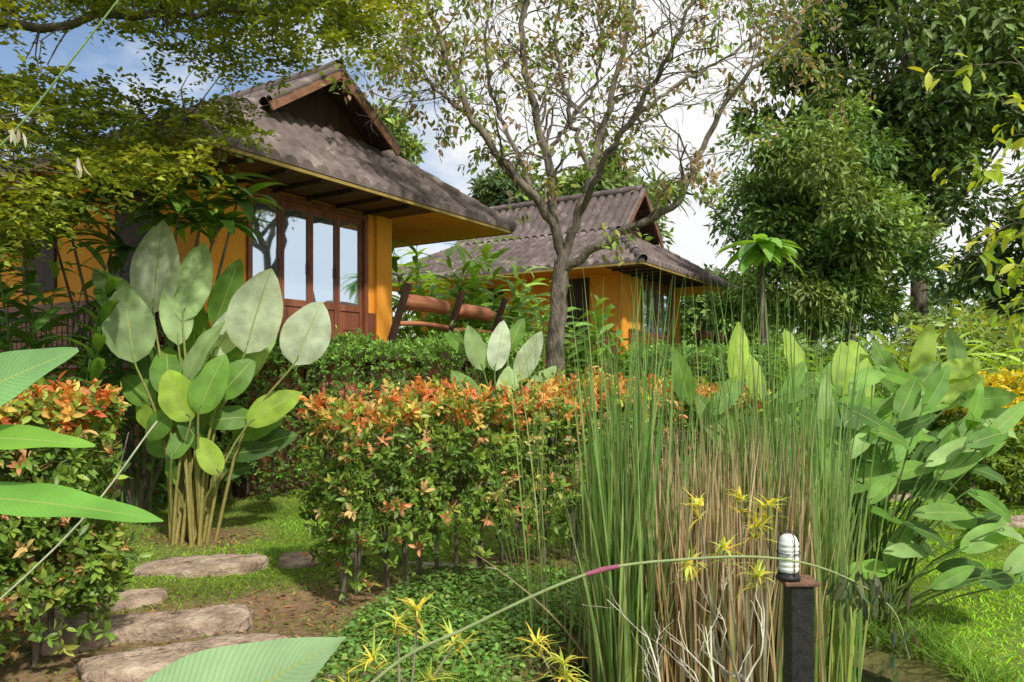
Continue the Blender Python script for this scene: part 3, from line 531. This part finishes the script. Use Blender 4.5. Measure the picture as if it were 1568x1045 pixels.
for bx,h in ((.80,.42),(.88,.5),(.95,.35),(.75,.3),(.98,.45)):
    twiggy((bx,3.05+r.normal(0,.08),-.1),(r.normal(0,.15),0,1),h,.011,3,o,r,en,.4,(0.8,.72,.56))
build('twigs',o,M_stem,e)

# ------------------------------------------------------------ lamp bollard
e=empty('garden_lamp_post',(1.045,2.7,0))
def lathe(prof,n=24,c=(0,0),col=(1,1,1)):
    a=np.linspace(0,2*np.pi,n+1); P=np.array([[(c[0]+r_*math.cos(t),c[1]+r_*math.sin(t),z_) for t in a] for r_,z_ in prof]); return grid(P,col)
po=build('post',[box((-.042,-.042,-.3),(.042,.042,.83))],M_black,e,False); bv=po.modifiers.new('b','BEVEL'); bv.width=.006; bv.segments=2
cp=build('top_plate',[box((-.066,-.055,.831),(.06,.055,.846))],M_rust,e,False); bv=cp.modifiers.new('b','BEVEL'); bv.width=.004; bv.segments=2
lc=(-.04,-.01)
build('lamp_base',[lathe([(.001,.847),(.042,.847),(.042,.862),(.036,.866),(.036,.876)],24,lc)],M_black,e)
gp=[(.033,.876)]
for i in range(6): z=.878+i*.018; gp+=[(.0335,z),(.037,z+.006),(.037,z+.012),(.0335,z+.016)]
gp+=[(.033,.988),(.028,1.0),(.018,1.009),(.001,1.013)]
build('lamp_glass',[lathe(gp,24,lc)],M_white,e)
cg=[]
for k in range(2):
    a=k*math.pi/2+.2; pts=[(lc[0]+.041*math.cos(a)*x_,lc[1]+.041*math.sin(a)*x_,z_) for x_,z_ in ((1,.86),(1,.93),(1,.985),(.75,1.012),(0,1.022),(-.75,1.012),(-1,.985),(-1,.93),(-1,.86))]
    cg.append(tube(smoothpath(pts,24),.002,6))
for z_ in (.945,): 
    a=np.linspace(0,2*np.pi,25); cg.append(tube(np.c_[lc[0]+.041*np.cos(a),lc[1]+.041*np.sin(a),np.full(25,z_)],.0018,6))
build('lamp_cage',cg,M_black,e)

# ------------------------------------------------------------ ginger / cane plants
tt=[0,.12,.3,.5,.7,.87,1]; ww=[0.05,.3,.48,.5,.4,.22,0]; zz_=[0,.03,.04,.01,-.07,-.17,-.3]
tv=[];tf=[]
for t_,w_,z_ in zip(tt,ww,zz_): tv+=[[-w_,t_,z_+.02],[0,t_,z_],[w_,t_,z_+.02]]
for i in range(6): a_=3*i; tf+=[(a_,a_+1,a_+4,a_+3),(a_+1,a_+2,a_+5,a_+4)]
T12=(G(tv),tf)
def canes(nm,base,n,H,LL,col,spread=.5,lean=.25,seed=0,W=.16,per=14,mat=M_leaf,hmin=.55):
    r=np.random.default_rng(seed); e=empty(nm); st=[];C=[];D=[];Nn=[];Ls=[];Cc=[]
    for i in range(n):
        a=r.uniform(0,6.28); rr=spread*math.sqrt(r.uniform()); b=np.array([base[0]+rr*math.cos(a),base[1]+rr*math.sin(a),0]); b[2]=gz(b[0],b[1])-.02
        h=H*r.uniform(hmin,1.05); ln_=np.array([math.cos(a),math.sin(a),0])*lean*h*r.uniform(.5,1.4)
        pts=smoothpath([b,b+ln_*.25+np.array([0,0,h*.55]),b+ln_+np.array([0,0,h])],9); st.append(tube(pts,np.linspace(.014,.005,9),5,G(col)*1.2))
        pd=r.uniform(0,3.14); pv=np.array([math.cos(pd),math.sin(pd),0])
        cc=G(col)*math.exp(r.normal(0,.25))
        for k in range(per):
            t=.2+.8*k/(per-1); j=t*8; i0=min(int(j),7); p=pts[i0]*(1-j+i0)+pts[i0+1]*(j-i0); tg=nrm(pts[i0+1]-pts[i0])
            sd=pv*(1 if k%2 else -1); C.append(p); D.append(nrm(sd+tg*r.uniform(.3,.9)+r.normal(0,.12,3))); Nn.append(nrm(tg-sd*.3+r.normal(0,.15,3))); Ls.append(LL*r.uniform(.7,1.1)*(1-.3*abs(t-.6))); Cc.append(cc*math.exp(r.normal(0,.15)))
    Ls=G(Ls); build('leaves',[leaves(G(C),G(D),G(Nn),Ls,Ls*W,G(Cc),T12)],mat,e); build('canes',st,M_stem,e)
canes('ginger_plant',(-4.35,6.9),18,2.8,.5,(0.08,.16,.03),.5,.15,1,W=.22)
canes('ginger_plant',(-5.3,8.0),16,3.0,.55,(0.07,.14,.03),.7,.18,2,W=.22)
canes('ginger_plant',(-3.9,7.6),8,2.3,.45,(0.07,.14,.03),.4,.2,21,W=.22)
canes('ginger_plant',(-1.9,16.2),34,3.6,.75,(0.20,.33,.05),1.0,.22,3,hmin=.7,W=.2)
canes('ginger_plant',(-.3,16.0),30,3.1,.75,(0.18,.31,.05),1.0,.25,31,hmin=.65,W=.2)
canes('ginger_plant',(.75,13.9),22,2.1,.6,(0.15,.27,.045),.7,.3,4,W=.2)
canes('ginger_plant',(1.5,13.4),14,1.6,.5,(0.12,.22,.04),.6,.35,22)
canes('ginger_plant',(6.6,9.8),26,2.1,.5,(0.24,.35,.05),1.0,.3,5)
canes('ginger_plant',(8.6,11),26,2.6,.55,(0.22,.33,.05),1.1,.3,6)
canes('ginger_plant',(5.2,11.4),20,1.6,.5,(0.16,.27,.05),.9,.3,7)
canes('ginger_plant',(3.2,14.2),10,1.3,.5,(0.12,.22,.04),.6,.35,23)
canes('ginger_plant',(2.4,15.6),8,1.4,.5,(0.10,.18,.04),.6,.3,24)

# ------------------------------------------------------------ trees
def leafcluster(ends,n,L,W,cols,r,spread=.12,droop=.3,T=T8):
    P=G([q[0] for q in ends]); D=G([q[1] for q in ends]); m=len(P)
    c=np.repeat(P,n,0)+r.normal(0,spread,(m*n,3)); d=np.repeat(D,n,0)*.5+r.normal(0,.6,(m*n,3)); d[:,2]-=droop
    cl=G(cols)[r.integers(0,len(cols),m)]; cl=np.repeat(cl,n,0)*np.exp(r.normal(0,.25,(m*n,1)))
    ls=L*r.uniform(.6,1.2,m*n); nn=r.normal(0,.5,(m*n,3)); nn[:,2]+=1
    return leaves(c,d,nn,ls,ls*W,cl,T)
def central():
    r=np.random.default_rng(8); e=empty('flowering_tree'); o=[];en=[]
    limbs=[([(.63,11,.5),(.64,11,1.5),(.67,11,2.4),(.74,11,3.25)],.151,.118),
      ([(.74,11,3.2),(.64,11,3.74),(.30,10.8,4.18),(-.18,10.6,4.69),(-.59,10.4,5.23),(-.86,10.3,5.88),(-1.13,10.3,6.6),(-1.3,10.2,7.2)],.075,.022),
      ([(.74,11,3.15),(.63,11.2,3.97),(.54,11.3,4.8),(.36,11.3,5.6),(.16,11.2,6.35),(.16,11.1,7.2),(.2,11,8.0)],.082,.03),
      ([(.76,11,3.2),(.98,11,3.93),(1.2,11.2,4.67),(1.42,11.4,5.43),(1.64,11.5,6.27),(1.86,11.6,7.2),(2.0,11.7,8.3)],.07,.025),
      ([(.76,11,3.1),(1.24,10.7,3.44),(1.79,10.5,3.69),(2.24,10.3,3.92),(2.5,10.2,4.44),(2.82,10.1,5.08),(3.23,10,5.66),(3.8,9.8,6.1)],.07,.02),
      ([(1.2,11.2,4.6),(.97,11.4,5.33),(.81,11.7,6.25),(.69,11.9,7.17),(.9,12,8.1)],.045,.018),
      ([(.98,11,3.93),(1.34,10.4,4.63),(1.70,10.1,5.12),(1.96,9.8,5.58),(2.25,9.6,6.18),(2.45,9.5,6.9)],.05,.018),
      ([(.34,10.8,4.15),(.06,11.4,5.0),(-.3,11.8,5.98),(-.42,12.1,7.05),(-.26,12.3,8.2)],.04,.016),
      ([(1.70,10.1,5.12),(2.36,10.4,5.64),(3.08,10.7,6.14),(3.85,11,6.75),(4.7,11.2,7.2)],.028,.011),
      ([(-.59,10.4,5.23),(-.98,10.7,5.57),(-1.35,11,6.07),(-1.67,11.3,6.7)],.03,.011),
      ([(.54,11.3,4.8),(.9,11.9,5.6),(1.41,12.2,6.45),(1.51,12.6,7.7),(1.6,12.8,8.6)],.038,.016)]
    for pts,r0,r1 in limbs:
        pa=smoothpath(pts,30); pa[1:-1]+=r.normal(0,.02 if r0<.15 else .006,(28,3)); rr=np.linspace(r0,r1,30)
        if r0>.15: rr[:10]*=np.linspace(1.35,1,10)
        o.append(tube(pa,rr,10,rough=.07))
        if r0>.15: continue
        for i in range(8,30):
            if r.uniform()<.75:
                tg=nrm(pa[min(i+1,29)]-pa[i-1]); d=nrm(tg*.6+r.normal(0,.65,3)+np.array([0,0,.15])); twiggy(pa[i],d,r.uniform(.45,1.15),rr[i]*.34+.003,2,o,r,en,.6)
    build('trunk_and_limbs',o,M_bark,e)
    P=G([q[0] for q in en]); kk=wn(P,1.6,91)>-.05
    en=[q for q,k_ in zip(en,kk) if k_ or r.uniform()<.2]
    cols=[(0.15,.22,.045),(0.24,.24,.06),(0.12,.17,.04),(0.26,.18,.10),(0.18,.27,.045),(.22,.15,.11)]
    build('leaves',[leafcluster(en,7,.12,.48,cols,r,.08,.5)],M_leaf,e)
central()
def crown(nm,base,c,rad,nl,per,L,cols,seed,tr=.2,W=.42,lobe=.34,T=T4,mat=M_leafdull,up=.25,limbs=True,rmin=.45,ir=.15,rag=.18):
    r=np.random.default_rng(seed); e=empty(nm); c=G(c);rad=G(rad)
    d=nrm(r.normal(size=(nl,3))); q=r.uniform(rmin,.85,nl)[:,None]; lc=c+d*q*rad*(1+ir*r.normal(size=(nl,1))); lr=lobe*r.uniform(.5,1.3,nl)*rad.mean()
    k=nl*per; ld=nrm(r.normal(size=(k,3))+np.array([0,-.15,up])); ii=np.repeat(np.arange(nl),per)
    sh=r.uniform(.4,1.15,k)**.6; P=lc[ii]+ld*(lr[ii]*sh)[:,None]*np.array([1.1,1.1,.75])
    P+=(wn(P,2.2/lr.mean(),seed)*lr.mean()*rag)[:,None]*ld+r.normal(0,L*.4,(k,3))
    dd=ld*.8+r.normal(0,.55,(k,3)); dd[:,2]-=.45; nn=ld+r.normal(0,.45,(k,3)); nn[:,2]+=.5
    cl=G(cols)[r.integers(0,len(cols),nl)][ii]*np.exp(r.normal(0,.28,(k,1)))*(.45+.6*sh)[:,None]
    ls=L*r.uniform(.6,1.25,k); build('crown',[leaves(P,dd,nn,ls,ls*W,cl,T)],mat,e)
    b=np.array([base[0],base[1],float(gz(*base))-.1]); top=np.array([c[0],c[1],c[2]+rad[2]*.3]); o=[tube(smoothpath([b,(b+top)/2+r.normal(0,.15,3),top],10),np.linspace(tr,tr*.35,10),8,rough=.04)]
    if limbs:
        for i in range(min(nl,26)):
            t=r.uniform(.35,.9); s=b+(top-b)*t; o.append(tube(smoothpath([s,(s+lc[i])/2+np.array([0,0,-.1]),lc[i]],6),np.linspace(tr*.3,tr*.06,6),5))
    build('trunk',o,M_bark,e)
lych=[(0.12,.20,.04),(0.09,.165,.035),(0.17,.25,.055),(0.07,.13,.03),(.14,.19,.045)]
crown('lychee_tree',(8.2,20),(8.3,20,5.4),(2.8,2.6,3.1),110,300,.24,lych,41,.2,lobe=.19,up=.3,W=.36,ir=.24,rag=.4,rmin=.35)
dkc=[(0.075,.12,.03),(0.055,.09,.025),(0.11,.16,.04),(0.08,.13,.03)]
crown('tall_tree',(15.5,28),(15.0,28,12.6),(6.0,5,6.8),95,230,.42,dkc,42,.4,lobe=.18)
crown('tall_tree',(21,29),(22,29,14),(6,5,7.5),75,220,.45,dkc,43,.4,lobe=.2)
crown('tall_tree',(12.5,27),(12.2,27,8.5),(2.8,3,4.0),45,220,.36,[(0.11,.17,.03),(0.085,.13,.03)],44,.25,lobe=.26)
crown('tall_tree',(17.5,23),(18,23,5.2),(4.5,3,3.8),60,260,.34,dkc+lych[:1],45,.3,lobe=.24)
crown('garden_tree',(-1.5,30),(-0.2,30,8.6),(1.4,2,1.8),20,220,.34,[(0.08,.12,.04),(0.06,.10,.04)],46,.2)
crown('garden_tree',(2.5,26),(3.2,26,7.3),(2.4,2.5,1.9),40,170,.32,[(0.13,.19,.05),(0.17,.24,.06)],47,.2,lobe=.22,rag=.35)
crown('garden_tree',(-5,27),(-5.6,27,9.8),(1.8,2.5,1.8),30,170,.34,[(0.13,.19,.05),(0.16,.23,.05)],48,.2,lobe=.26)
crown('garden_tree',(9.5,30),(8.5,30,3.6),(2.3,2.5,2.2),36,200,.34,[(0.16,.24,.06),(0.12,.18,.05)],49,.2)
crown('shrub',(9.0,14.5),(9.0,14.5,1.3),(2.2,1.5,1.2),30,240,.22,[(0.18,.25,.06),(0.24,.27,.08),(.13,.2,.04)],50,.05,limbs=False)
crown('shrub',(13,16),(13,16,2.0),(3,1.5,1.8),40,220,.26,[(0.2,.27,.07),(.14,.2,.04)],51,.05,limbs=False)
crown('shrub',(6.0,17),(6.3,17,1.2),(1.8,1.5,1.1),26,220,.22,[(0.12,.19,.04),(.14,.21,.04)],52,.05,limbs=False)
r=np.random.default_rng(60); ch=[]
for i in range(70):
    x=-60+i*2.3+r.normal(0,1); y=r.uniform(48,75); hgt=r.uniform(3.2,6.0)+(x>20)*3
    n=320; d=nrm(r.normal(size=(n,3))+[0,-.2,.3]); sc=r.uniform(.6,1.05,(n,1)); P=G([x,y,hgt*.5])+d*sc*G([3.4,2.5,hgt*.62])
    P+=d*(wn(P,.9,i)*.6)[:,None]; cl=G([(0.10,.16,.06),(0.14,.21,.07),(0.09,.14,.06)])[r.integers(0,3)]*np.exp(r.normal(0,.2,(n,1)))
    ch.append(leaves(P,d+r.normal(0,.5,(n,3)),d+[0,0,.5],.85,.55,cl,T4))
build('distant_trees',ch,M_leafdull)
def overhang():
    r=np.random.default_rng(9); e=empty('overhanging_tree'); o=[]; tr=G([-7.2,6.0,0.])
    o.append(tube(smoothpath([tr,(-7.0,6,1.8),(-6.7,6.1,3.4),(-6.3,6.1,5.2)],14),np.linspace(.26,.17,14),10,rough=.04))
    main=[[(-6.7,6.1,3.4),(-5.2,6.4,4.4),(-3.8,6.6,4.75),(-2.4,6.9,4.95),(-1.4,7.0,5.2)],[(-6.6,6.1,4.0),(-5.0,5.6,5.0),(-3.6,5.5,5.3),(-2.2,5.5,5.5)],
          [(-6.8,6.0,3.0),(-5.6,6.6,3.6),(-4.3,7.0,4.0),(-3.2,7.3,4.1)],[(-6.4,6.1,5.0),(-5,6.5,6),(-3.2,6.9,6.4),(-1.5,7.2,6.5)],[(-6.8,6.0,2.8),(-5.8,5.6,3.3),(-5.0,5.3,3.4),(-4.3,5.3,3.3)]]
    pts=[]
    for m in main:
        p=smoothpath(m,24); p[1:]+=r.normal(0,.03,(23,3)); o.append(tube(p,np.linspace(.06,.012,24),7,rough=.05)); pts.append(p)
    allp=np.concatenate(pts)
    n=2500; X=r.uniform(-6.4,-1.0,n); Y=r.uniform(5.2,8.0,n); Zz=r.uniform(2.5,6.2,n)
    low=np.interp(X*7/Y,[-5.2,-4.6,-4.0,-3.4,-2.8,-2.4,-2.0,-1.6,-1.1],[2.6,2.85,3.3,3.4,3.6,4.05,4.45,4.55,4.8])
    zl=(Zz-1.6)*7/Y+1.6; dens=wn(np.c_[X,Y,Zz*1.6],1.3,77)
    k=(zl>low+.1*wn(np.c_[X,Y],4,5))&(dens>-.4)
    C=np.c_[X,Y,Zz][k]
    LP=[];LD=[];LN=[];LC=[]; pal=G([(0.20,.24,.03),(0.15,.19,.03),(0.26,.28,.035),(0.10,.14,.025)])
    for c in C:
        j=np.argmin(((allp-c)**2).sum(1)); root=allp[j]; dv=c-root; dist=np.linalg.norm(dv)
        if dist>1.5: continue
        if dist>.25 and r.uniform()<.6: o.append(tube(smoothpath([root,(root+c)/2+r.normal(0,.08,3),c],5),np.linspace(.009,.003,5),3))
        cb=pal[r.integers(0,4)]
        for s_ in range(r.integers(3,6)):
            L=r.uniform(.2,.42); d=nrm(dv/(dist+.3)*.5+r.normal(0,.8,3)*G([1,1,.35])); q=np.linspace(0,1,12)
            p=c+r.normal(0,.04,3)+d*L*q[:,None]; p[:,2]-=.08*q**2
            side=nrm(np.cross(d,[0,0,1])); sg=np.where(np.arange(12)%2,1,-1)[:,None]
            LP.append(p); LD.append(d*.5+side*sg+r.normal(0,.35,(12,3))); LN.append(r.normal(0,.45,(12,3))+[0,0,1]); LC.append(np.tile(cb*math.exp(r.normal(0,.12)),(12,1)))
    P=np.concatenate(LP); m=len(P); ls=r.uniform(.055,.09,m); cc=np.concatenate(LC)*np.exp(r.normal(0,.2,(m,1)))
    build('leaves',[leaves(P,np.concatenate(LD),np.concatenate(LN),ls,ls*.55,cc,T4)],M_leaf,e); build('branches',o,M_bark,e)
overhang()
def rosettes(nm,base,tips,L,W,cols,n=14,seed=0,tr=.03,up=(-.25,.6)):
    r=np.random.default_rng(seed); e=empty(nm); o=[];lv=[]; b=G([base[0],base[1],float(gz(*base))-.05])
    for t in tips:
        t=G(t); o.append(tube(smoothpath([b,(b+t)/2+r.normal(0,.1,3),t],8),np.linspace(tr,tr*.4,8),6))
        a=np.linspace(0,6.28*1.6,n)+r.uniform(0,6); el=r.uniform(up[0],up[1],n); d=np.c_[np.cos(a),np.sin(a),el]; nn=np.c_[-np.cos(a)*el,-np.sin(a)*el,np.ones(n)]
        c=t+r.normal(0,.02,(n,3)); ls=L*r.uniform(.75,1.15,n); lv.append(leaves(c,d,nn,ls,ls*W,G(cols)[r.integers(0,len(cols),n)]*np.exp(r.normal(0,.15,(n,1))),T12))
    build('leaves',lv,M_leaf,e); build('stems',o,M_bark,e)
rosettes('plumeria_shrub',(-3.9,7.7),[(-3.5,7.2,3.35),(-3.0,7.3,3.42),(-3.9,7.1,3.3),(-3.45,7.4,3.1),(-4.3,7.1,3.2),(-4.6,7.4,3.0),(-2.75,7.4,3.3),(-3.9,7.4,2.8),(-3.2,7.1,3.15),(-2.9,7.3,3.05)],.55,.26,[(0.08,.16,.03),(0.14,.25,.04),(0.06,.12,.025)],16,3)
rosettes('papaya_tree',(4.85,14),[(4.75,14,3.95),(4.72,14,4.05),(4.77,14.1,3.9)],.8,.34,[(0.14,.27,.05),(0.18,.32,.06)],11,4,.045,up=(-.6,.45))
rosettes('palm_tree',(6.0,31),[(6.0,31,9.2),(6.1,31,9.0)],1.7,.07,[(0.12,.18,.06)],34,5,.2)
def rightbranch():
    r=np.random.default_rng(19); e=empty('leafy_branch_tree'); o=[tube(smoothpath([(5.9,5.6,-.1),(5.8,5.6,1.6),(5.6,5.6,3.0),(5.5,5.6,4.6)],10),np.linspace(.08,.04,10),7)]; en=[]
    for i in range(14):
        z=r.uniform(2.4,3.3); twiggy((5.55,5.6,z),(-1,r.normal(0,.4),r.normal(.0,.15)),r.uniform(.8,1.25),.014,2,o,r,en,.4)
    build('limbs',o,M_bark,e); build('leaves',[leafcluster(en,5,.14,.42,[(0.30,.38,.04),(0.40,.42,.05),(0.2,.3,.05)],r,.05,.4)],M_leaf,e)
rightbranch()

# ------------------------------------------------------------ light, world, camera
S=Vector((0.42,-0.68,0.82)).normalized()
sd=bpy.data.lights.new('sun','SUN'); sd.energy=4.2; sd.angle=math.radians(3); sd.color=(1,.955,.88)
so=bpy.data.objects.new('sun',sd); so.rotation_euler=(-S).to_track_quat('-Z','Y').to_euler(); so.location=(0,0,20); bpy.context.collection.objects.link(so)
w=bpy.data.worlds.new("World"); bpy.context.scene.world=w; w.use_nodes=True; ns=w.node_tree.nodes; ln=w.node_tree.links; ns.clear()
out=ns.new('ShaderNodeOutputWorld'); bg=nd(ns,'ShaderNodeBackground',Strength=0.15); sky=ns.new('ShaderNodeTexSky'); sky.sky_type='NISHITA'; sky.sun_disc=False
sky.sun_elevation=math.asin(S.z); sky.sun_rotation=math.atan2(S.x,S.y); sky.air_density=1.0; sky.dust_density=1.0
tc=ns.new('ShaderNodeTexCoord'); mp=ns.new('ShaderNodeMapping'); mp.inputs['Scale'].default_value=(1,1,2.2); mp.inputs['Location'].default_value=(.3,.1,.4); ln.new(tc.outputs['Generated'],mp.inputs[0])
no=nd(ns,'ShaderNodeTexNoise',Scale=2.6,Detail=5.0,Roughness=.55); ln.new(mp.outputs[0],no.inputs['Vector'])
sx=ns.new('ShaderNodeSeparateXYZ'); ln.new(tc.outputs['Generated'],sx.inputs[0])
ma=nd(ns,'ShaderNodeMath',operation='MULTIPLY_ADD'); ma.inputs[1].default_value=.36; ln.new(sx.outputs[0],ma.inputs[0]); ln.new(no.outputs['Fac'],ma.inputs[2])
cr=ns.new('ShaderNodeValToRGB'); cr.color_ramp.elements[0].position=.27; cr.color_ramp.elements[1].position=.41; ln.new(ma.outputs[0],cr.inputs[0])
cc=ns.new('ShaderNodeValToRGB'); cc.color_ramp.elements[0].position=.34; cc.color_ramp.elements[1].position=.58; cc.color_ramp.elements[0].color=(.86,.89,.94,1); cc.color_ramp.elements[1].color=(1,1,1,1); ln.new(no.outputs['Fac'],cc.inputs[0])
sc=nd(ns,'ShaderNodeVectorMath',operation='SCALE'); sc.inputs['Scale'].default_value=6.8; ln.new(cc.outputs[0],sc.inputs[0])
mx=nd(ns,'ShaderNodeMix',data_type='RGBA'); ln.new(cr.outputs[0],mx.inputs[0]); ln.new(sky.outputs[0],mx.inputs[6]); ln.new(sc.outputs[0],mx.inputs[7])
ln.new(mx.outputs[2],bg.inputs[0]); ln.new(bg.outputs[0],out.inputs[0])
cam=bpy.data.cameras.new('camera'); cam.lens=26; cam.sensor_width=36; cam.shift_y=.0303; cam.clip_end=2000; cam.clip_start=.05
co=bpy.data.objects.new('camera',cam); co.location=(0,0,1.6); co.rotation_euler=(math.radians(90),0,0); bpy.context.collection.objects.link(co); bpy.context.scene.camera=co
s=bpy.context.scene; s.view_settings.view_transform='Standard'; s.view_settings.look='None'; s.view_settings.exposure=0
